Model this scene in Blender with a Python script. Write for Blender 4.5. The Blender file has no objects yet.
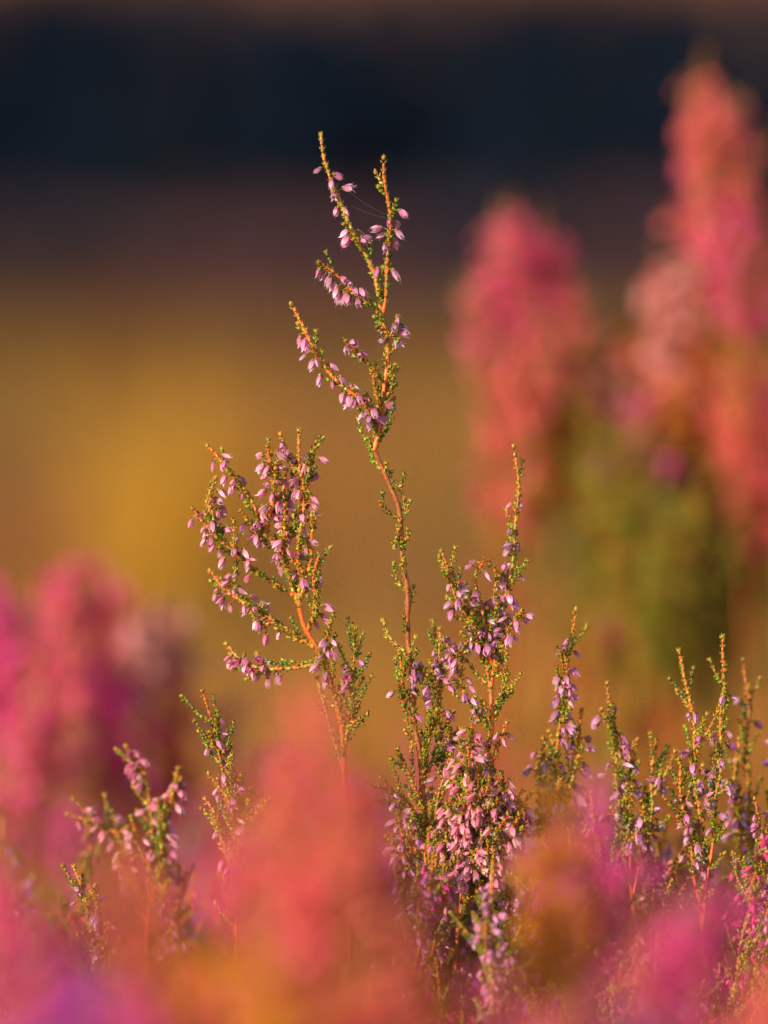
import bpy, math, random
import numpy as np
from mathutils import Vector, Matrix

random.seed(11); RNG=np.random.default_rng(11)
scene=bpy.context.scene
scene.view_settings.view_transform='Standard'
try: scene.view_settings.look='None'
except Exception: pass
scene.view_settings.exposure=0

# ------------------------------------------------------------------ layout
CAMZ=0.5; PITCH=math.radians(2.9); D0=1.5
S=0.30/1024
def plan(px,py,d=D0):
    """survey of the site: lateral / height reading at distance d -> metres"""
    u=(px-384)*S/D0; v=(512-py)*S/D0
    c,s=math.cos(PITCH),math.sin(PITCH)
    dy=c+v*s; dz=-s+v*c
    k=d/dy
    return np.array([u*k, d, CAMZ+dz*k])

# ------------------------------------------------------------------ materials
def newmat(name):
    m=bpy.data.materials.new(name); m.use_nodes=True
    nt=m.node_tree; nt.nodes.clear()
    return m,nt,nt.nodes,nt.links
def veg_mat(name, transl=0.4, rough=0.5, use_obj=False, spec=0.3, noise=0.25, nscale=900, simple=False):
    m,nt,N,L=newmat(name)
    out=N.new('ShaderNodeOutputMaterial')
    at=N.new('ShaderNodeAttribute'); at.attribute_name='Col'
    col=at.outputs['Color']
    if use_obj:
        oi=N.new('ShaderNodeObjectInfo')
        mx=N.new('ShaderNodeMix'); mx.data_type='RGBA'; mx.blend_type='MULTIPLY'; mx.inputs[0].default_value=1
        L.new(col,mx.inputs[6]); L.new(oi.outputs['Color'],mx.inputs[7]); col=mx.outputs[2]
    if not simple:
        tc=N.new('ShaderNodeTexCoord')
        nz=N.new('ShaderNodeTexNoise'); nz.inputs['Scale'].default_value=nscale; nz.inputs['Detail'].default_value=2
        L.new(tc.outputs['Object'],nz.inputs['Vector'])
        mr=N.new('ShaderNodeMapRange'); mr.inputs[1].default_value=0.3; mr.inputs[2].default_value=0.7
        mr.inputs[3].default_value=1-noise; mr.inputs[4].default_value=1+noise*0.6
        L.new(nz.outputs['Fac'],mr.inputs[0])
        vm=N.new('ShaderNodeVectorMath'); vm.operation='SCALE'
        L.new(col,vm.inputs[0]); L.new(mr.outputs[0],vm.inputs['Scale'])
        col=vm.outputs[0]
        p=N.new('ShaderNodeBsdfPrincipled'); p.inputs['Roughness'].default_value=rough
        p.inputs['Specular IOR Level'].default_value=spec
        L.new(col,p.inputs['Base Color'])
    else:
        p=N.new('ShaderNodeBsdfDiffuse'); L.new(col,p.inputs['Color'])
    if transl>0:
        t=N.new('ShaderNodeBsdfTranslucent'); L.new(col,t.inputs['Color'])
        ms=N.new('ShaderNodeMixShader'); ms.inputs[0].default_value=transl
        L.new(p.outputs[0],ms.inputs[1]); L.new(t.outputs[0],ms.inputs[2]); L.new(ms.outputs[0],out.inputs[0])
    else: L.new(p.outputs[0],out.inputs[0])
    return m
M_STEM=veg_mat('heather_stem_bark',0,0.40,noise=0.5,nscale=1500,spec=0.7)
M_LEAF=veg_mat('heather_leaf',0.32,0.33,spec=0.8)
M_PETAL=veg_mat('heather_petal',0.32,0.40,use_obj=True,noise=0.2,nscale=1600,spec=.6)
M_STEM2=veg_mat('heather_stem_soft',0,simple=True)
M_LEAF2=veg_mat('heather_leaf_soft',0.35,0.25,spec=1.0,noise=.1)
M_PETAL2=veg_mat('heather_petal_soft',0.30,use_obj=True,simple=True)
M_GRASS=veg_mat('dry_grass',0.3,simple=True)
M_TREE=veg_mat('woodland_foliage',0.0,simple=True)
M_BARK=veg_mat('woodland_bark',0,0.9,nscale=5,spec=0.1)
M_SILK=veg_mat('spider_silk',0.3,0.3,spec=0.8)

# ------------------------------------------------------------------ mesh builder (all triangles)
class MB:
    def __init__(s): s.V=[];s.F=[];s.C=[];s.M=[];s.n=0
    def add(s,v,f,c,m):
        v=np.asarray(v,float); f=np.asarray(f,int); c=np.asarray(c,float)
        if c.ndim==1: c=np.tile(c,(len(v),1))
        s.V.append(v); s.F.append(f+s.n); s.C.append(c); s.M.append(np.full(len(f),m)); s.n+=len(v)
    def mesh(s,name,mats,smooth=True):
        V=np.concatenate(s.V);F=np.concatenate(s.F);C=np.concatenate(s.C);M=np.concatenate(s.M)
        me=bpy.data.meshes.new(name)
        me.vertices.add(len(V)); me.vertices.foreach_set('co',V.ravel())
        me.loops.add(len(F)*3); me.loops.foreach_set('vertex_index',F.ravel().astype(np.int32))
        me.polygons.add(len(F))
        me.polygons.foreach_set('loop_start',(np.arange(len(F))*3).astype(np.int32))
        me.polygons.foreach_set('loop_total',np.full(len(F),3,np.int32))
        me.polygons.foreach_set('material_index',M.astype(np.int32))
        me.polygons.foreach_set('use_smooth',np.full(len(F),smooth))
        a=me.color_attributes.new('Col','FLOAT_COLOR','POINT')
        a.data.foreach_set('color',np.concatenate([np.clip(C,0,1),np.ones((len(C),1))],1).ravel())
        for m in mats: me.materials.append(m)
        me.update(); me.validate()
        return me
def obj(name,me,parent=None):
    o=bpy.data.objects.new(name,me); scene.collection.objects.link(o)
    if parent: o.parent=parent
    return o
def nrm(v): 
    v=np.asarray(v,float); return v/(np.linalg.norm(v)+1e-12)
def basis(z,x=None):
    z=nrm(z)
    if x is None or abs(np.dot(nrm(x),z))>0.98: x=np.array([1,0,0]) if abs(z[0])<0.8 else np.array([0,1,0])
    x=nrm(x-np.dot(x,z)*z); y=np.cross(z,x)
    return np.stack([x,y,z],1)
def tube(mb,pts,r0,r1,c0,c1,mat,n=6):
    pts=np.asarray(pts); k=len(pts)
    T=np.gradient(pts,axis=0); B=basis(T[0]); x=B[:,0]
    vs=[];cs=[]
    a=np.arange(n)*2*math.pi/n
    for i in range(k):
        B=basis(T[i],x); x=B[:,0]; t=i/(k-1); r=(r0+(r1-r0)*t)
        if n>4: r*=(1+0.15*math.sin(i*1.7))
        vs.append(pts[i]+r*(np.cos(a)[:,None]*B[:,0]+np.sin(a)[:,None]*B[:,1]))
        cs.append(np.tile(np.array(c0)*(1-t)+np.array(c1)*t,(n,1)))
    f=[]
    for i in range(k-1):
        for j in range(n):
            p=i*n+j;q=i*n+(j+1)%n
            f+= [(p,q,q+n),(p,q+n,p+n)]
    mb.add(np.concatenate(vs),f,np.concatenate(cs),mat)

# scale leaf: +Z long, +X outward
LEAF_V=np.array([[0,0,0],[0.0,-.25,.45],[0.0,.25,.45],[.24,0,.40],[.06,0,1.0],[.12,-.15,.75],[.12,.15,.75]])
LEAF_F=np.array([[0,1,3],[0,3,2],[1,5,3],[3,5,6],[3,6,2],[5,4,6],[0,2,1],[1,2,6],[1,6,5]])
def petal(ang,rs,ws,ts):
    v=[];f=[]
    for i,(r,w,t) in enumerate(zip(rs,ws,ts)):
        for k in (-1,0,1):
            rad=r-(0.10*w if k else 0); v.append((rad, k*w, t))
    for i in range(len(ts)-1):
        for k in (0,1):
            a=i*3+k; f+=[(a,a+1,a+4),(a,a+4,a+3)]
    v=np.array(v); c,s=math.cos(ang),math.sin(ang)
    R=np.array([[c,-s,0],[s,c,0],[0,0,1]])
    return v@R.T,np.array(f)
def flower_tpl(hi=True,openn=1.0):
    V=[];F=[];T=[];K=[];n=0
    def put(v,f,kind):
        nonlocal n
        V.append(v);F.append(f+n);T.append(v[:,2]);K.append(np.full(len(v),kind));n+=len(v)
    if hi:
        ts=[0,.18,.42,.68,.88,1.02]; rs=np.array([.05,.18,.26,.27,.25,.24*openn]); ws=[.04,.16,.215,.17,.08,.008]
    else:
        ts=[0,.35,.7,1.0]; rs=np.array([.05,.26,.30,.26]); ws=[.05,.22,.21,.02]
    for i in range(4):
        put(*petal(i*math.pi/2,rs,ws,ts),0)
    if hi:
        for i in range(4):
            put(*petal(i*math.pi/2+.785,np.array([.03,.14,.21,.20]),[.05,.14,.14,.01],[.02,.25,.55,.82]),1)
        put(np.array([[.02,0,.3],[-.01,.017,.3],[-.01,-.017,.3],[.02,0,1.2],[-.01,.017,1.2],[-.01,-.017,1.2],[0,0,1.27],[.035,0,1.22],[-.02,.03,1.22],[-.02,-.03,1.22]]),
            np.array([[0,1,4],[0,4,3],[1,2,5],[1,5,4],[2,0,3],[2,3,5],[7,8,6],[8,9,6],[9,7,6],[3,4,8],[3,8,7]]),2)
    return np.concatenate(V),np.concatenate(F),np.concatenate(T),np.concatenate(K)
F_HI=[flower_tpl(True,o) for o in (0.5,1.0,1.9)]
F_LO=flower_tpl(False)

GREEN=[np.array(c) for c in ((.30,.52,.03),(.42,.60,.04),(.15,.32,.03),(.58,.56,.05))]
TIPC=np.array((1,.36,.05))
def add_leaf(mb,p,T,out,L,col,ang=0.4):
    z=nrm(np.asarray(T)*math.cos(ang)+out*math.sin(ang)); B=basis(z,out)
    v=(LEAF_V*L)@B.T+p
    mb.add(v,LEAF_F,col,1)
def resample(pts,ds):
    pts=np.asarray(pts,float); P=np.vstack([2*pts[0]-pts[1],pts,2*pts[-1]-pts[-2]])
    out=[]
    for i in range(1,len(P)-2):
        for t in np.linspace(0,1,12,endpoint=False):
            a,b,c,d=P[i-1],P[i],P[i+1],P[i+2]
            out.append(.5*((2*b)+(-a+c)*t+(2*a-5*b+4*c-d)*t*t+(-a+3*b-3*c+d)*t**3))
    out.append(pts[-1]); out=np.array(out)
    l=np.concatenate([[0],np.cumsum(np.linalg.norm(np.diff(out,axis=0),axis=1))])
    n=max(3,int(l[-1]/ds)+1); q=np.linspace(0,l[-1],n)
    return np.stack([np.interp(q,l,out[:,k]) for k in range(3)],1),l[-1]
def leafy(mb,P,f0=0.0,L=.0024,tip=TIPC,tipamt=0.5,step=2,hi=True):
    k=len(P);T=np.gradient(P,axis=0)
    g=random.choice(GREEN); row=0; i0=int(k*f0); n=k-i0
    for i in range(i0,k,step if hi else step*2):
        B=basis(T[i]); t=(i-i0)/max(1,n)
        a0=(row%2)*math.pi/2+random.uniform(-.3,.3)
        c=g*(random.uniform(.5,1.35))
        w=min(1,max(0,(t-(1-tipamt))/max(tipamt,1e-3)))*random.uniform(.3,1)
        if random.random()<.14: w=.8
        c=c*(1-w)+tip*w*random.uniform(.7,1.1)
        for s in (0,math.pi):
            o=B[:,0]*math.cos(a0+s)+B[:,1]*math.sin(a0+s)
            sh=1.0-0.2*t
            add_leaf(mb,P[i],nrm(T[i]),o,L*sh*random.uniform(.8,1.15)*(1 if hi else 1.5),c,random.uniform(.3,.65))
        row+=1
    for a in range(4):
        B=basis(T[-1]); th=a*1.57+.4; o=B[:,0]*math.cos(th)+B[:,1]*math.sin(th)
        add_leaf(mb,P[-1]-nrm(T[-1])*.0004,nrm(T[-1]),o,L*.8,(g*.6+tip*.5)*random.uniform(.7,1.1),.25)
def add_flower(mb,p,d,L,pal,hi,wide=1.0):
    V,F,T,K=(random.choice(F_HI) if hi else F_LO)
    B=basis(d,RNG.normal(size=3))
    sc=np.array([L*wide,L*wide,L]); v=(V*sc)@B.T+p
    j=random.uniform(.8,1.12) if hi else random.uniform(.75,1.15)
    lo=np.array(pal[0]);hi_=np.array(pal[1])
    t=np.clip(T*1.1,0,1)[:,None]
    h=random.uniform(0,1)
    hi_=hi_*(1-h*.6)+lo*h*.6
    c=(lo*(1-t)+hi_*t)*j
    c[K==1]*=np.array([.9,.6,.8]); c[K==2]=np.array([.45,.15,.15])
    mb.add(v,F,c,2)
    if hi:
        for a in range(3):
            th=a*2.1+random.random(); o=B[:,0]*math.cos(th)+B[:,1]*math.sin(th)
            add_leaf(mb,p-nrm(d)*L*.10,d,o,L*.45,random.choice(GREEN)*.7+np.array([.25,.02,0])*random.random(),.55)
PAL=((.80,.13,.50),(1,.80,1))  # pale lilac tips, whitened further to put flower highlights into the colour
PAL_PINK=((1,.17,.42),(1,.76,.88))
NEU=((.88,.38,.66),(1,1,1)); NEU2=((1,.90,.92),(1,1,1))
def place_flower(mb,p,T,pal,hi,scale=1.0,side=None,down=.75):
    B=basis(T); a=random.uniform(0,2*math.pi)
    o=B[:,0]*math.cos(a)+B[:,1]*math.sin(a)
    if side is not None: o=nrm(o+np.asarray(side)*1.0)
    pl=random.uniform(.0012,.0030)*scale
    q=p+nrm(o*.9+nrm(T)*.35)*pl
    if hi: tube(mb,np.array([p,(p+q)/2+nrm(T)*.0003,q]),.00022,.00018,(.6,.14,.04),(.5,.2,.04),0,3)
    d=nrm(o*.75+np.array([0,0,-down])+RNG.normal(size=3)*.35)
    add_flower(mb,q,d,random.uniform(.0025,.0043)*scale,pal,hi,random.uniform(.65,1.05))
STEM0=(.42,.11,.035); STEM1=(.88,.19,.04); RED_ST=(1,.19,.03)
def shoot(mb,pts,r0=.0007,r1=.0003,leaf=.5,fl=(),green=0,glen=(.003,.007),twig=0,pal=PAL,hi=True,fs=1.0,side=None,tipamt=.5,gr=(0.1,.9),c0=STEM0,c1=STEM1,gap=3.0):
    P,Ltot=resample(pts,.0006 if hi else .0011)
    k=len(P); ph=random.random()*6
    w=np.sin(np.linspace(0,Ltot*260,k)+ph)*.00035*np.minimum(1,np.linspace(0,8,k))
    P=P+np.stack([w,w*.6*np.cos(ph),0*w],1)
    tube(mb,P[::3] if len(P)>9 else P,r0,r1,c0,c1,0,6 if hi else 3)
    T=np.gradient(P,axis=0)
    if leaf<1: leafy(mb,P,leaf,tipamt=tipamt,hi=hi)
    for (f0,f1,sp) in fl:
        s=f0*Ltot
        while s<f1*Ltot:
            i=min(k-1,int(s/Ltot*(k-1)))
            place_flower(mb,P[i],T[i],pal,hi,fs,side)
            if random.random()<.45: place_flower(mb,P[i],T[i],pal,hi,fs,side)
            s+=sp*(random.uniform(.4,1.3) if random.random()<.88 else gap)
    if green:
        s=gr[0]*Ltot
        while s<gr[1]*Ltot:
            i=min(k-1,int(s/Ltot*(k-1))); B=basis(T[i]); a=random.uniform(0,6.28)
            o=B[:,0]*math.cos(a)+B[:,1]*math.sin(a); l=random.uniform(*glen); t=nrm(T[i])
            q=[P[i],P[i]+(o*.6+t*.5)*l*.5,P[i]+(o*.75+t*1.1)*l]
            Q,_=resample(q,.0006 if hi else .0011)
            if hi: tube(mb,Q[::2] if len(Q)>5 else Q,.00025,.00015,STEM1,(.3,.3,.04),0,4)
            leafy(mb,Q,0,L=.0022,tipamt=.25,hi=hi)
            s+=green*random.uniform(.4,1.6)
    for _ in range(twig):
        f=random.uniform(.15,.85); i=int(f*(k-1)); B=basis(T[i]); a=random.uniform(0,6.28)
        o=B[:,0]*math.cos(a)+B[:,1]*math.sin(a); l=random.uniform(.007,.015)*(1.2-f*.6); t=nrm(T[i])
        q=[P[i],P[i]+(o*.5+t*.6)*l*.5,P[i]+(o*.6+t*.5+np.array([0,0,.6]))*l]
        shoot(mb,q,.00035,.0002,leaf=.1,fl=[(.25,.85,.0026)],pal=pal,hi=hi,fs=fs,c0=STEM1,c1=STEM1)
    return P

# ------------------------------------------------------------------ hero plants
MATS=[M_STEM,M_LEAF,M_PETAL]; MATS2=[M_STEM2,M_LEAF2,M_PETAL2]
class Plant:
    def __init__(s): s.mb=MB(); s.paths=[]
    def at(s,poly,d0,d1):
        """child stems start exactly on the nearest stem already grown"""
        first=None
        if s.paths:
            p0=plan(*poly[0]); allp=np.concatenate(s.paths)
            dd=np.hypot(allp[:,0]-p0[0],allp[:,2]-p0[2]); j=np.argmin(dd)
            if dd[j]<.012: first=allp[j]
        n=len(poly); out=[]
        for i,(x,y) in enumerate(poly):
            t=i/(n-1)
            b=first[1]-D0 if first is not None else d0
            out.append(plan(x,y,D0+b*(1-t)+d1*t))
        if first is not None: out[0]=first
        return out
    def sh(s,poly,d1=0,d0=0,root=None,**k):
        pts=s.at(poly,d0,d1)
        if root is not None:
            a=pts[0]; r=np.array([root[0],root[1],0.0])
            pre=[r,r*.65+a*.35+np.array([.004,.0,.0]),r*.3+a*.7+np.array([-.002,0,0])]
            P0,_=resample(pre+[a],.004)
            tube(s.mb,P0,.0020,k.get('r0',.0007),(.16,.07,.04),STEM0,0,7)
        P=shoot(s.mb,pts,**k); s.paths.append(P); return P
    def done(s,name):
        return obj(name,s.mb.mesh(name,MATS))
R=lambda a,b:random.uniform(a,b)

# -- tall central plant
A=Plant()
A.sh([(430,905),(424,800),(417,740),(411,680),(408,620),(404,560),(398,510),(386,474),(374,450)],root=(.02,1.52),r0=.0009,r1=.0007,leaf=1,c1=(.46,.13,.04),green=.007,glen=(.0018,.0045),gr=(.35,.98))
A.sh([(374,450),(381,420),(386,380),(386,340),(381,305),(371,268),(352,228),(335,192),(326,162),(321,136)],d1=.002,r0=.0008,r1=.0004,leaf=.30,fl=[(.66,.92,.0034)],green=.0032,glen=(.002,.005),c0=RED_ST,c1=(.6,.3,.05),gr=(.03,.8),tipamt=.45)
A.sh([(382,318),(386,285),(389,250),(389,215),(386,185),(384,160)],d1=-.004,r0=.0006,r1=.0004,leaf=.1,fl=[(.30,.70,.0025)],green=.0045,glen=(.002,.004),side=(.3,0,0),tipamt=.7,c0=RED_ST)
A.sh([(380,425),(362,402),(342,386),(322,362),(305,333),(293,306)],d1=.005,r0=.0006,r1=.0004,leaf=.1,fl=[(.08,.40,.0023),(.45,.82,.0027)],green=.0045,glen=(.002,.004),side=(-.2,0,-.6),tipamt=.45,c0=RED_ST)
A.sh([(381,312),(364,300),(346,285),(332,270),(321,263)],d1=-.003,r0=.0004,r1=.0003,leaf=.1,fl=[(.35,1,.0014)],side=(-.3,0,-.5),green=.006,glen=(.002,.004),c0=RED_ST,gap=1)
A.sh([(386,345),(392,332),(396,318)],r0=.0004,r1=.0003,leaf=.3,fl=[(.2,1,.0013)],side=(.6,0,-.1),gap=1)
A.sh([(385,385),(372,368),(358,352),(348,342)],d1=-.003,r0=.0004,r1=.0002,leaf=.1,fl=[(.7,1,.005)],green=.004,glen=(.002,.004))
A.sh([(377,440),(372,420),(362,398),(355,390)],d1=-.004,r0=.0004,leaf=.1,fl=[(.4,1,.002)])
A.sh([(380,425),(378,405),(374,388),(372,372)],d1=-.006,r0=.0004,leaf=.1,fl=[(.2,.8,.0024)])
for poly in ([(378,440),(388,425),(392,405)],[(374,452),(364,436),(360,420)],[(384,400),(391,385),(390,368)],[(384,470),(372,455),(368,440)],[(380,430),(372,415),(370,402)],[(376,448),(378,432),(384,418)],
             [(390,488),(400,486),(403,476)],[(392,520),(384,508),(382,494)],[(400,530),(394,545),(399,522)],[(400,515),(404,500),(401,488)],
             [(406,655),(392,640),(384,622)],[(408,700),(400,680),(396,660)],[(410,700),(420,688),(424,670)],[(404,590),(398,580),(395,566)],[(406,610),(412,600),(413,588)],[(402,550),(408,540),(408,530)]):
    A.sh(poly,d1=R(-.004,.004),r0=.0003,r1=.00015,leaf=0,tipamt=.15,c0=STEM1,c1=(.3,.3,.04))
A.sh([(416,735),(404,705),(402,680),(399,655)],d1=-.004,leaf=.1,fl=[(.2,.8,.0028)],green=.003,r0=.0004)
A.sh([(424,790),(436,750),(441,700),(438,655),(440,630)],d1=.004,leaf=0,fl=[(.3,.95,.0026)],green=.0026,r0=.0005,glen=(.004,.009))
A.sh([(425,830),(412,810),(396,795),(382,778)],d1=-.006,leaf=0,green=.0022,glen=(.004,.009),r0=.0004,fl=[(.6,.9,.005)])
A.sh([(426,850),(418,800),(408,770),(398,750)],d1=-.006,leaf=.0,green=.0024,glen=(.003,.008),r0=.0004)
A.sh([(428,860),(436,810),(446,770),(450,730)],d1=.002,leaf=.0,green=.0024,glen=(.004,.008),r0=.0004,fl=[(.5,1,.004)])
A.sh([(420,780),(428,755),(430,730),(436,712)],d1=-.003,leaf=.0,green=.0025,glen=(.003,.006),r0=.0004)
A.sh([(429,900),(412,870),(402,840),(398,815)],d1=-.006,leaf=.0,green=.0025,glen=(.004,.009),r0=.0004,fl=[(.4,1,.003)])
A.sh([(430,905),(442,870),(448,830),(450,800)],d1=-.006,leaf=.0,green=.0025,glen=(.004,.009),r0=.0004,fl=[(.3,1,.0028)],pal=PAL_PINK)
A.sh([(434,690),(424,672),(412,664),(404,668)],d1=-.004,leaf=.2,fl=[(.2,1,.002)],r0=.0003)
A.sh([(438,680),(452,660),(466,652)],d1=-.004,leaf=.2,fl=[(.2,1,.0017)],r0=.0003)
A.done('heather_plant')

# -- left branching plant
B_=Plant()
B_.sh([(352,900),(347,820),(344,760),(336,700),(322,660),(306,628),(300,606)],root=(-.015,1.50),r0=.0009,r1=.0007,leaf=1,green=.007,glen=(.002,.005),c1=RED_ST)
den=dict(leaf=.0,green=.0036,glen=(.002,.0048),r0=.0006,r1=.0004,c0=RED_ST,pal=((.96,.17,.46),(1,.78,.93)))
B_.sh([(300,606),(298,570),(301,530),(303,490),(300,458),(298,432)],fl=[(.10,.90,.0028)],twig=2,d1=-.002,**den)
B_.sh([(303,490),(310,465),(316,445),(320,438)],fl=[(.3,.8,.0028)],d1=.004,**den)
B_.sh([(300,606),(284,565),(264,525),(243,488),(222,460),(209,447)],fl=[(.25,.92,.0023)],twig=3,d1=.003,**den)
B_.sh([(266,530),(272,500),(272,470),(269,448)],fl=[(.3,.98,.0020)],twig=2,d1=-.005,**den)
B_.sh([(284,565),(286,530),(284,500),(287,472)],fl=[(.1,.8,.0026)],twig=1,d1=.006,**den)
B_.sh([(292,598),(262,575),(232,550),(207,528),(194,510)],fl=[(.35,.98,.0022)],twig=2,d1=-.004,**den)
B_.sh([(232,550),(216,525),(209,500),(216,480)],fl=[(.3,.95,.0026)],twig=1,d1=.003,**den)
B_.sh([(316,648),(285,628),(250,605),(225,590),(210,572)],fl=[(.3,.98,.0020)],twig=2,d1=.006,**den)
B_.sh([(322,664),(290,668),(262,668),(240,660),(226,645)],fl=[(.40,1,.0020)],twig=1,d1=.010,**den)
B_.sh([(308,632),(316,600),(314,575),(318,555)],fl=[(.1,.9,.0034)],d1=-.006,**den)
B_.sh([(306,600),(312,560),(310,540),(314,520)],fl=[],d1=-.004,**den)
B_.sh([(343,750),(351,710),(352,670),(357,630)],fl=[(.55,.9,.0024)],d1=.0,leaf=.0,green=.0022,glen=(.004,.008),r0=.0004)
B_.sh([(338,705),(330,680),(326,650),(330,622)],fl=[(.3,.9,.0028)],d1=-.004,leaf=.0,green=.003,r0=.0004)
B_.sh([(348,790),(338,750),(324,710),(318,680)],fl=[],d1=.01,leaf=.3,green=.007,r0=.0005)
B_.sh([(344,730),(352,722),(358,705)],leaf=0,green=.0025,glen=(.002,.005),r0=.0004,d1=-.003)
B_.done('heather_plant')

# -- right-of-centre plant
C=Plant()
C.sh([(455,960),(470,860),(484,780),(490,730),(492,690)],root=(.035,1.53),r0=.0009,r1=.0007,leaf=1,green=.004,gr=(.1,1))
C.sh([(492,690),(497,645),(507,595),(514,545),(518,500),(515,448)],fl=[(.15,.80,.0026)],leaf=.1,twig=1,r0=.0006,green=.004,d1=.006,c0=RED_ST)
C.sh([(491,695),(486,645),(481,605),(476,582)],fl=[(.35,.9,.0026)],leaf=.0,twig=1,r0=.0005,green=.0024,glen=(.004,.008),c0=RED_ST)
C.sh([(492,665),(474,628),(458,600),(441,552)],fl=[(.15,.75,.0027)],leaf=.1,twig=1,r0=.0005,green=.003,d1=-.006,c0=RED_ST)
C.sh([(486,645),(470,640),(455,655),(444,640)],fl=[(.15,.95,.002)],leaf=.2,r0=.0004,d1=-.004)
C.sh([(497,645),(510,625),(522,612)],fl=[(.3,1,.0015)],leaf=.1,r0=.0004,d1=-.004)
C.sh([(507,595),(498,575),(487,560),(478,572)],fl=[(.3,1,.0025)],leaf=.1,r0=.0004,d1=-.004)
C.sh([(490,730),(476,715),(462,690),(458,668)],fl=[(.25,.9,.0024)],leaf=.0,r0=.0004,green=.003)
C.sh([(491,720),(500,700),(504,680),(498,665)],fl=[],leaf=.0,r0=.0004,green=.002)
for k in range(17):
    x=R(448,535); y=R(705,850); b=R(820,930)
    if b<y+50: b=y+60
    C.sh([(470+R(-8,8),b),( (x+470)/2+R(-8,8),(y+b)/2 ),(x,y)],fl=[(.25,.95,.0023)],leaf=.2,twig=3,r0=.0004,pal=PAL_PINK,d1=R(-.018,.006),green=.005)
C.done('heather_plant')

# -- smaller sharp plants
def small(stems,root,name='heather_plant',pal=PAL,d=0.0,**kw):
    P=Plant(); bx=np.mean([s[0][0] for s in stems]); by=max(s[0][1] for s in stems)+80
    P.sh([(bx+5,by+60),(bx,by)],root=root,r0=.0012,r1=.0008,leaf=1,d0=d,d1=d)
    for s in stems:
        a=[(bx,by)]+s
        P.sh(a,d0=d,d1=d+R(-.008,.008),**{**dict(fl=[(.35,.9,.0028)],leaf=.3,twig=2,r0=.0005,green=.0034,pal=pal,c0=RED_ST),**kw})
    return P.done(name)
small([[(558,760),(562,700),(568,655),(575,612)],[(570,790),(578,750),(582,712)],[(540,800),(538,770),(545,742)]],(.055,1.53),d=.012,fl=[(.35,.9,.0022)])
small([[(618,800),(616,745),(608,685)],[(628,810),(628,760),(636,742)],[(650,820),(652,780),(655,742)]],(.075,1.50),d=.006)
small([[(702,850),(694,770),(692,710),(678,652)],[(712,840),(720,760),(722,690),(724,638)],[(690,840),(682,800),(680,760)]],(.10,1.51),d=0,fl=[(.35,.82,.0036)],green=.003,glen=(.003,.006),twig=1)
small([[(752,850),(746,760),(748,700),(744,662)],[(742,850),(735,800),(738,740)],[(775,840),(780,760),(785,690)]],(.12,1.54),d=.025,fl=[(.35,.82,.0036)],green=.0034,glen=(.003,.006),twig=1)
small([[(236,850),(228,790),(216,740),(204,692)],[(240,850),(240,800),(232,765)],[(230,850),(218,820),(205,800)],[(240,860),(250,820),(262,795)]],(-.045,1.49),d=-.002,fl=[(.4,.92,.0032)],green=.0022,glen=(.003,.009))
small([[(150,860),(150,800),(140,765),(120,752)],[(160,860),(170,800),(178,770)],[(130,860),(112,830),(70,815)]],(-.07,1.55),d=.03,fl=[(.4,.95,.0023)],pal=PAL_PINK)
small([[(95,960),(88,915),(74,868)],[(104,960),(100,920),(92,895)]],(-.09,1.50),d=.0,green=.0022,fl=[(.5,.9,.005)])

# -- a strand of spider silk between the two tips
sb=MB()
def silk(a,b,sag):
    a=plan(*a,D0);b=plan(*b,D0-.003); t=np.linspace(0,1,14)[:,None]
    p=a*(1-t)+b*t; p[:,2]-=(4*t*(1-t)*sag)[:,0]
    tube(sb,p,.000013,.000013,(.6,.6,.6),(.6,.6,.6),0,3)
silk((345,188),(386,214),.0008); silk((352,206),(386,218),.0004)
obj('spider_web',sb.mesh('spider_web',[M_SILK]))

# ------------------------------------------------------------------ mass heather: shared sprays
def spray(hi,seed,flw=True,spread=.014,L=.11,nb=7):
    random.seed(seed)
    mb=MB()
    top=np.array([0,0,0.]); b=np.array([R(-.006,.006),R(-.006,.006),-L])
    base=np.array([R(-.02,.02),R(-.02,.02),-.56])
    tube(mb,resample([base,base*.5+b*.5,b],.02)[0],.0018,.0008,(.16,.07,.04),STEM0,0,5)
    mid=(top+b)/2+np.array([R(-.006,.006),R(-.006,.006),0])
    fl=[(.15,.95,.0026)] if flw else []
    kw=dict(leaf=.1 if hi else .6,pal=NEU if hi else NEU2,hi=hi,fs=1.0 if hi else 1.5,green=.005 if flw else .0024,glen=(.004,.010))
    if flw and not hi: kw['green']=.014
    MP=shoot(mb,[b,mid,top],r0=.0008,fl=fl,**kw)
    for k in range(nb):
        f=R(.0,.72); i=int(f*(len(MP)-1)); a=k*2.4+R(-.4,.4); l=R(.025,.045)*(1.15-f*.8); q=MP[i]
        o=np.array([math.cos(a),math.sin(a),0])*spread*(1.2-f*.7)*R(.7,1.3)
        shoot(mb,[q,q+o*.6+np.array([0,0,l*.4]),q+o+np.array([0,0,l])],r0=.0005,fl=[(.2,.98,.0024)] if flw else [],**{**kw,'green':(.007 if hi else .02) if flw else .0024})
    for k in range(3):
        z=-L-R(0,.06); a=R(0,6.28); o=np.array([math.cos(a),math.sin(a),0])*R(.01,.03)
        q=np.array([b[0],b[1],z])
        shoot(mb,[q,q+o*.6+np.array([0,0,.02]),q+o+np.array([0,0,.05])],r0=.0005,fl=[(.5,.9,.006)] if flw else [],**{**kw,'green':.005})
    return mb.mesh('heather_spray',MATS if hi else MATS2)
LO=[spray(False,100+i,L=.08) for i in range(6)]
LOG=[spray(False,200+i,flw=False,L=.07,nb=7) for i in range(2)]
HI=[spray(True,300+i,spread=.013,nb=7) for i in range(4)]
random.seed(5)
def empty(name,loc):
    e=bpy.data.objects.new(name,None); e.location=loc; e.empty_display_size=.05; scene.collection.objects.link(e); return e
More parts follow.
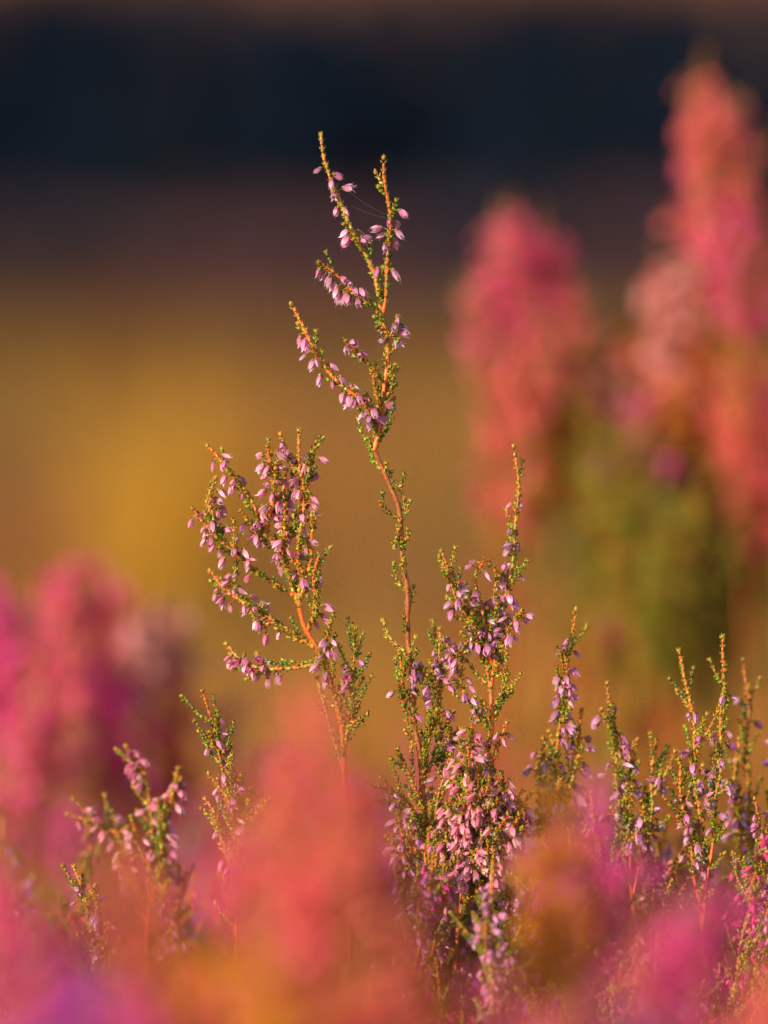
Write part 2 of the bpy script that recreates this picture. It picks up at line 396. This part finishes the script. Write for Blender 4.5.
def inst(par,me,tip,col,sc=1.0,tilt=.12):
    o=bpy.data.objects.new('spray',me); scene.collection.objects.link(o); o.parent=par
    o.location=Vector(tip)-par.location
    o.rotation_euler=(R(-tilt,tilt),R(-tilt,tilt),R(0,6.28)); o.scale=(sc*1.0,)*3
    o.color=(*[min(1,max(0,c*R(.94,1.1))) for c in col],1)
    return o
SALM=(1,.24,.25); PINK=(1,.17,.40); MAG=(1,.10,.56); PURP=(.74,.14,.80); ORAN=(1,.42,.08); LIL=(1,.58,.92); PALE=(1,.48,.50); RED=(1,.18,.24)  # saturated pink, salmon, orange: warm sun through petals put into the tint

# far-right blurred plants
E=empty('heather_bush',(.12,1.95,0))
for (x,y,d,c) in [(704,50,1.94,SALM),(728,95,1.96,PINK),(740,150,1.95,SALM),(712,165,1.94,PINK),(688,205,1.96,SALM),(658,245,1.94,PALE),(632,300,1.98,ORAN),
    (756,310,1.95,SALM),(768,355,1.95,PINK),(620,345,1.95,PALE),(648,380,1.92,MAG),(740,390,1.92,RED),(684,325,1.95,ORAN),(765,460,1.94,ORAN),(705,270,1.95,SALM),(716,400,1.96,ORAN),(670,280,1.95,SALM)]:
    inst(E,random.choice(LO),plan(x,y,d),c,R(.85,1.0),.2)
for (x,y,d) in [(600,400,1.92),(625,435,1.91),(650,450,1.92),(670,430,1.93),(640,480,1.89),(700,460,1.93),(615,470,1.9),(590,460,1.92),(660,500,1.91),(685,490,1.9),(730,540,1.92)]:
    inst(E,random.choice(LOG),plan(x,y,d),SALM,1.2)
E=empty('heather_bush',(.06,1.93,0))
for (x,y,d,c) in [(512,195,1.93,PINK),(540,205,1.95,PINK),(500,235,1.93,PINK),(566,255,1.95,SALM),(540,305,1.91,SALM),(510,365,1.92,RED),(552,365,1.94,ORAN),(528,250,1.96,PINK)]:
    inst(E,random.choice(LO),plan(x,y,d),c,R(.8,.92),.18)
# left blurred plants
E=empty('heather_bush',(-.13,1.9,0))
for (x,y,d,c) in [(55,540,1.88,PINK),(90,555,1.9,PINK),(20,575,1.88,MAG),(0,590,1.9,PINK),(60,610,1.86,PINK),(100,640,1.88,MAG),(30,660,1.86,PINK),(138,585,1.9,PALE),(168,590,1.92,PALE),(185,650,1.92,SALM),(-20,560,1.88,PINK),(230,690,1.95,PALE),(270,740,1.95,PALE),(130,700,1.88,PINK)]:
    inst(E,random.choice(LO),plan(x,y,d),c,R(.85,1.0),.18)
# foreground
E=empty('heather_bush',(0,1.14,0))
for (x,y,d,c) in [(310,645,1.13,SALM),(286,725,1.15,SALM),(350,750,1.13,SALM),(262,810,1.14,PINK),(385,835,1.14,SALM),(325,820,1.12,RED),
    (235,900,1.14,ORAN),(175,925,1.14,ORAN),(125,820,1.16,SALM),(85,895,1.14,MAG),(50,940,1.12,PURP),(10,855,1.14,MAG),
    (-20,830,1.12,PINK),(450,940,1.14,ORAN),(520,950,1.12,PINK),(570,985,1.12,PINK),(130,960,1.10,MAG),(400,945,1.10,SALM),(300,930,1.08,ORAN),(150,880,1.14,SALM)]:
    inst(E,random.choice(LO),plan(x,y,d),c,R(.85,1.0),.18)
E=empty('heather_bush',(.1,1.2,0))
for (x,y,d,c) in [(600,765,1.22,MAG),(548,775,1.22,ORAN),(682,855,1.18,MAG),(655,900,1.16,PINK),(745,950,1.14,SALM),(790,930,1.14,RED),(620,985,1.14,PURP),(700,900,1.15,MAG)]:
    inst(E,random.choice(LO),plan(x,y,d),c,R(.75,.9),.18)
# thick growth around the sharp plants
E=empty('heather_bush',(.08,1.55,0))
for k in range(100):
    x=R(400,800)
    y=R(810,1010) if k%3 else R(785,870)
    d=1.5+(R(-.04,.05) if k%2 else R(0,.16)); c=random.choice([LIL,PALE,PINK,MAG,PURP,LIL])
    inst(E,random.choice(HI),plan(x,y,d),c,R(.7,.9),.22)
E=empty('heather_bush',(-.08,1.58,0))
for k in range(46):
    x=R(-20,400); y=R(800,1000)
    d=1.52+R(0,.16); c=random.choice([LIL,PALE,PALE,PINK,PURP,SALM])
    inst(E,random.choice(HI),plan(x,y,d),c,R(.7,.9),.22)
# rest of the patch, to both sides and behind
E=empty('heather_patch',(0,2.3,0))
for k in range(170):
    d=R(1.0,3.0); x=R(-1.1,1.1)
    if d<1.75 and abs(x)<.16*d/1.5*.75+.05: continue
    lim=plan(384,770 if d<2.4 else 720,d)[2]
    h=min(R(.24,.36),lim) if abs(x)<.12*d else (R(.24,.34) if x<0 and d<1.6 else R(.24,.42))
    inst(E,random.choice(LO+LOG),(x,d,max(.06,h)),random.choice([MAG,PURP,PINK,PALE,PURP]),R(.9,1.1))

# ------------------------------------------------------------------ ground
def noise2(x,y,seed=0):
    return (np.sin(x*1.3+seed)+np.sin(y*1.7+seed*2)+np.sin((x+y)*.9+seed*3)+np.sin((x*2.1-y*1.9)+seed))/4
g=np.linspace(-1,1,161); gx=np.sign(g)*(np.abs(g)**3)*1500
X,Y=np.meshgrid(gx,gx+2.0); Z=noise2(X*.8,Y*.8,1)*.02*np.clip(np.hypot(X,Y)/3,0,1)-.01
n=161; idx=np.arange(n*n).reshape(n,n)
q=np.stack([idx[:-1,:-1],idx[:-1,1:],idx[1:,1:],idx[1:,:-1]],-1).reshape(-1,4)
F=np.concatenate([q[:,[0,1,2]],q[:,[0,2,3]]])
mb=MB(); mb.add(np.stack([X.ravel(),Y.ravel(),Z.ravel()],1),F,(.3,.2,.1),0)
def ground_mat(name,c,scale):
    m,nt,N,L=newmat(name); out=N.new('ShaderNodeOutputMaterial'); p=N.new('ShaderNodeBsdfPrincipled'); p.inputs['Roughness'].default_value=.9; p.inputs['Specular IOR Level'].default_value=.1
    tc=N.new('ShaderNodeTexCoord')
    n1=N.new('ShaderNodeTexNoise'); n1.inputs['Scale'].default_value=scale; n1.inputs['Detail'].default_value=5; n1.inputs['Roughness'].default_value=.65
    n2=N.new('ShaderNodeTexNoise'); n2.inputs['Scale'].default_value=scale*18; n2.inputs['Detail'].default_value=3
    L.new(tc.outputs['Object'],n1.inputs['Vector']); L.new(tc.outputs['Object'],n2.inputs['Vector'])
    cr=N.new('ShaderNodeValToRGB'); e=cr.color_ramp.elements
    e[0].position=.35; e[0].color=(*c[0],1); e[1].position=.65; e[1].color=(*c[2],1); x=e.new(.5); x.color=(*c[1],1)
    L.new(n1.outputs['Fac'],cr.inputs[0])
    mr=N.new('ShaderNodeMapRange'); mr.inputs[3].default_value=.6; mr.inputs[4].default_value=1.3; L.new(n2.outputs['Fac'],mr.inputs[0])
    vm=N.new('ShaderNodeVectorMath'); vm.operation='SCALE'; L.new(cr.outputs[0],vm.inputs[0]); L.new(mr.outputs[0],vm.inputs['Scale'])
    L.new(vm.outputs[0],p.inputs['Base Color'])
    L.new(p.outputs[0],out.inputs[0]); return m
obj('ground',mb.mesh('ground',[ground_mat('heath_ground',((.17,.10,.04),(.34,.16,.05),(.42,.20,.06)),.30)]))
hx=np.linspace(-500,500,81); hy=np.linspace(170,800,41); X,Y=np.meshgrid(hx,hy)
Z=45*np.clip((Y-170)/200,0,1)**.8*(1+.15*noise2(X*.01,Y*.01,4))-1+noise2(X*.08,Y*.08,2)*1.0
n0,n1_=X.shape; idx=np.arange(n0*n1_).reshape(n0,n1_)
q=np.stack([idx[:-1,:-1],idx[:-1,1:],idx[1:,1:],idx[1:,:-1]],-1).reshape(-1,4)
mb=MB(); mb.add(np.stack([X.ravel(),Y.ravel(),Z.ravel()],1),np.concatenate([q[:,[0,1,2]],q[:,[0,2,3]]]),(.3,.2,.1),0)
obj('hill',mb.mesh('hill',[ground_mat('hill_heath',((.28,.11,.05),(.40,.17,.07),(.46,.21,.08)),.01)]))

# ------------------------------------------------------------------ grass (one mesh)
mb=MB()
def blades(mb,cx,cy,nb,h,rad,col):
    a=RNG.uniform(0,6.28,nb); r=rad*np.sqrt(RNG.uniform(0,1,nb)); bx=cx+r*np.cos(a)*.5; by=cy+r*np.sin(a)*.5
    hh=h*RNG.uniform(.6,1.15,nb); w=.0018*RNG.uniform(.7,1.5,nb)*max(1,h/.25)
    lean=RNG.uniform(.1,.6,nb)*hh; la=a+RNG.normal(0,.5,nb); wa=RNG.uniform(0,3.14,nb)
    wx,wy=np.cos(wa)*w,np.sin(wa)*w; lx,ly=np.cos(la)*lean,np.sin(la)*lean
    z0=np.full(nb,-.02)
    V=np.stack([np.stack([bx-wx,by-wy,z0],1),np.stack([bx+wx,by+wy,z0],1),
      np.stack([bx-wx*.8+lx*.35,by-wy*.8+ly*.35,hh*.6],1),np.stack([bx+wx*.8+lx*.35,by+wy*.8+ly*.35,hh*.6],1),
      np.stack([bx+lx,by+ly,hh],1)],1).reshape(-1,3)
    f=np.array([[0,1,3],[0,3,2],[2,3,4]]); F=(np.arange(nb)*5)[:,None,None]+f[None]
    C=np.repeat(np.array(col)*RNG.uniform(.7,1.3,(nb,1)),5,0)
    mb.add(V,F.reshape(-1,3),C,0)
GC=[(.52,.25,.06),(.62,.31,.07),(.32,.22,.06),(.46,.17,.055),(.24,.17,.05)]
for k in range(2200):
    d=3.4+32*random.random()**1.6; x=R(-.32,.32)*d*1.3
    s=1+d*.04
    gi=int((noise2(x*1.1,d*.7,3)+1)*2.5+R(-.8,.8))%5
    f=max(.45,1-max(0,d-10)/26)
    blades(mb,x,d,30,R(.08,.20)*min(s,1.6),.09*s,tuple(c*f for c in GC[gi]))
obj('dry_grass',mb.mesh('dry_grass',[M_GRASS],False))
mb=MB()
for k in range(8):
    blades(mb,-.235+R(-.015,.015),5.6+R(-.12,.12),24,R(.30,.44),.02,(.66,.38,.05))
obj('grass_tussock',mb.mesh('grass_tussock',[M_GRASS],False))

# ------------------------------------------------------------------ heath scrub and woodland
def leafcloud(mb,c,rad,nl,size,col,mat=0):
    nl=int(nl); d=RNG.normal(size=(nl,3)); d/=np.linalg.norm(d,axis=1)[:,None]
    r=RNG.uniform(.35,1.0,nl)**.6; P=np.array(c)+d*r[:,None]*np.array(rad)
    a=RNG.normal(size=(nl,3)); a/=np.linalg.norm(a,axis=1)[:,None]; b=np.cross(a,RNG.normal(size=(nl,3))); b/=np.linalg.norm(b,axis=1)[:,None]
    s=size*RNG.uniform(.6,1.4,(nl,1)); V=np.stack([P-a*s,P+b*s*.5,P+a*s,P-b*s*.5],1).reshape(-1,3)
    f=np.array([[0,1,2],[0,2,3]]); F=((np.arange(nl)*4)[:,None,None]+f[None]).reshape(-1,3)
    mb.add(V,F,np.repeat(np.array(col)*RNG.uniform(.6,1.4,(nl,1)),4,0),mat)
mb=MB()
for k in range(380):
    y=31+59*random.random()**1.2; x=R(-.35,.35)*y; h=R(.4,.85)*(1 if y<60 else 1.4)
    cc=random.choice([(.08,.045,.06),(.16,.07,.07),(.04,.035,.06),(.07,.05,.045)])
    for j in range(3):
        leafcloud(mb,(x+R(-.6,.6),y+R(-.4,.4),h*R(.35,.55)),(R(.6,1.2),R(.6,1),h*.5),70,.12,cc)
obj('heath_scrub',mb.mesh('heath_scrub',[M_TREE],False))
mb=MB()
for row in range(4):
    for k in range(64):
        x=(k-32)*1.9+R(-.7,.7)+row*.8; y=120+row*5+R(-1.5,1.5); h=R(6.7,7.9)+row*.3
        tube(mb,np.array([(x,y,-.1),(x+R(-.1,.1),y,h*.4),(x+R(-.2,.2),y,h*.92)]),.16,.03,(.05,.035,.03),(.05,.035,.03),1,6)
        for j in range(5):
            a=R(0,6.28); z=h*R(.15,.55); tube(mb,np.array([(x,y,z),(x+math.cos(a)*.9,y+math.sin(a)*.9,z+.6)]),.05,.015,(.05,.035,.03),(.05,.035,.03),1,4)
        for j in range(8):
            t=j/7; w=(1.45*(1-t)**.6+.3)
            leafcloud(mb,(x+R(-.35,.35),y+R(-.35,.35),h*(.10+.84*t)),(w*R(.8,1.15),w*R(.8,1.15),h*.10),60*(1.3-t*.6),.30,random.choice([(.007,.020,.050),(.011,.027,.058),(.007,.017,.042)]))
obj('distant_woodland',mb.mesh('distant_woodland',[M_TREE,M_BARK],False))

# ------------------------------------------------------------------ light
SUN_EL=math.radians(20); az=math.radians(-136)   # azimuth from +Y towards +X
sd=Vector((math.sin(az)*math.cos(SUN_EL),math.cos(az)*math.cos(SUN_EL),math.sin(SUN_EL)))
w=bpy.data.worlds.new('World'); scene.world=w; w.use_nodes=True
nt=w.node_tree; bg=nt.nodes['Background']; sky=nt.nodes.new('ShaderNodeTexSky'); sky.sky_type='NISHITA'; sky.sun_disc=False
sky.sun_elevation=SUN_EL; sky.sun_rotation=az; sky.air_density=1.2; sky.dust_density=1.0
nt.links.new(sky.outputs[0],bg.inputs[0]); bg.inputs[1].default_value=.13
sl=bpy.data.lights.new('sun','SUN'); sl.energy=5; sl.angle=math.radians(.5); sl.color=(1,.80,.54)
so=bpy.data.objects.new('sun',sl); scene.collection.objects.link(so); so.rotation_euler=sd.to_track_quat('Z','Y').to_euler(); so.location=(-3,-3,3)

# ------------------------------------------------------------------ camera
cam=bpy.data.cameras.new('camera'); co=bpy.data.objects.new('camera',cam); scene.collection.objects.link(co)
co.location=(0,0,CAMZ); co.rotation_euler=(math.pi/2-PITCH,0,0)
cam.sensor_fit='VERTICAL'; cam.sensor_height=36; cam.lens=36/(.30/D0)
cam.clip_start=.01; cam.clip_end=3000
cam.dof.use_dof=True; cam.dof.focus_distance=D0; cam.dof.aperture_fstop=3.8; cam.dof.aperture_blades=0
scene.camera=co
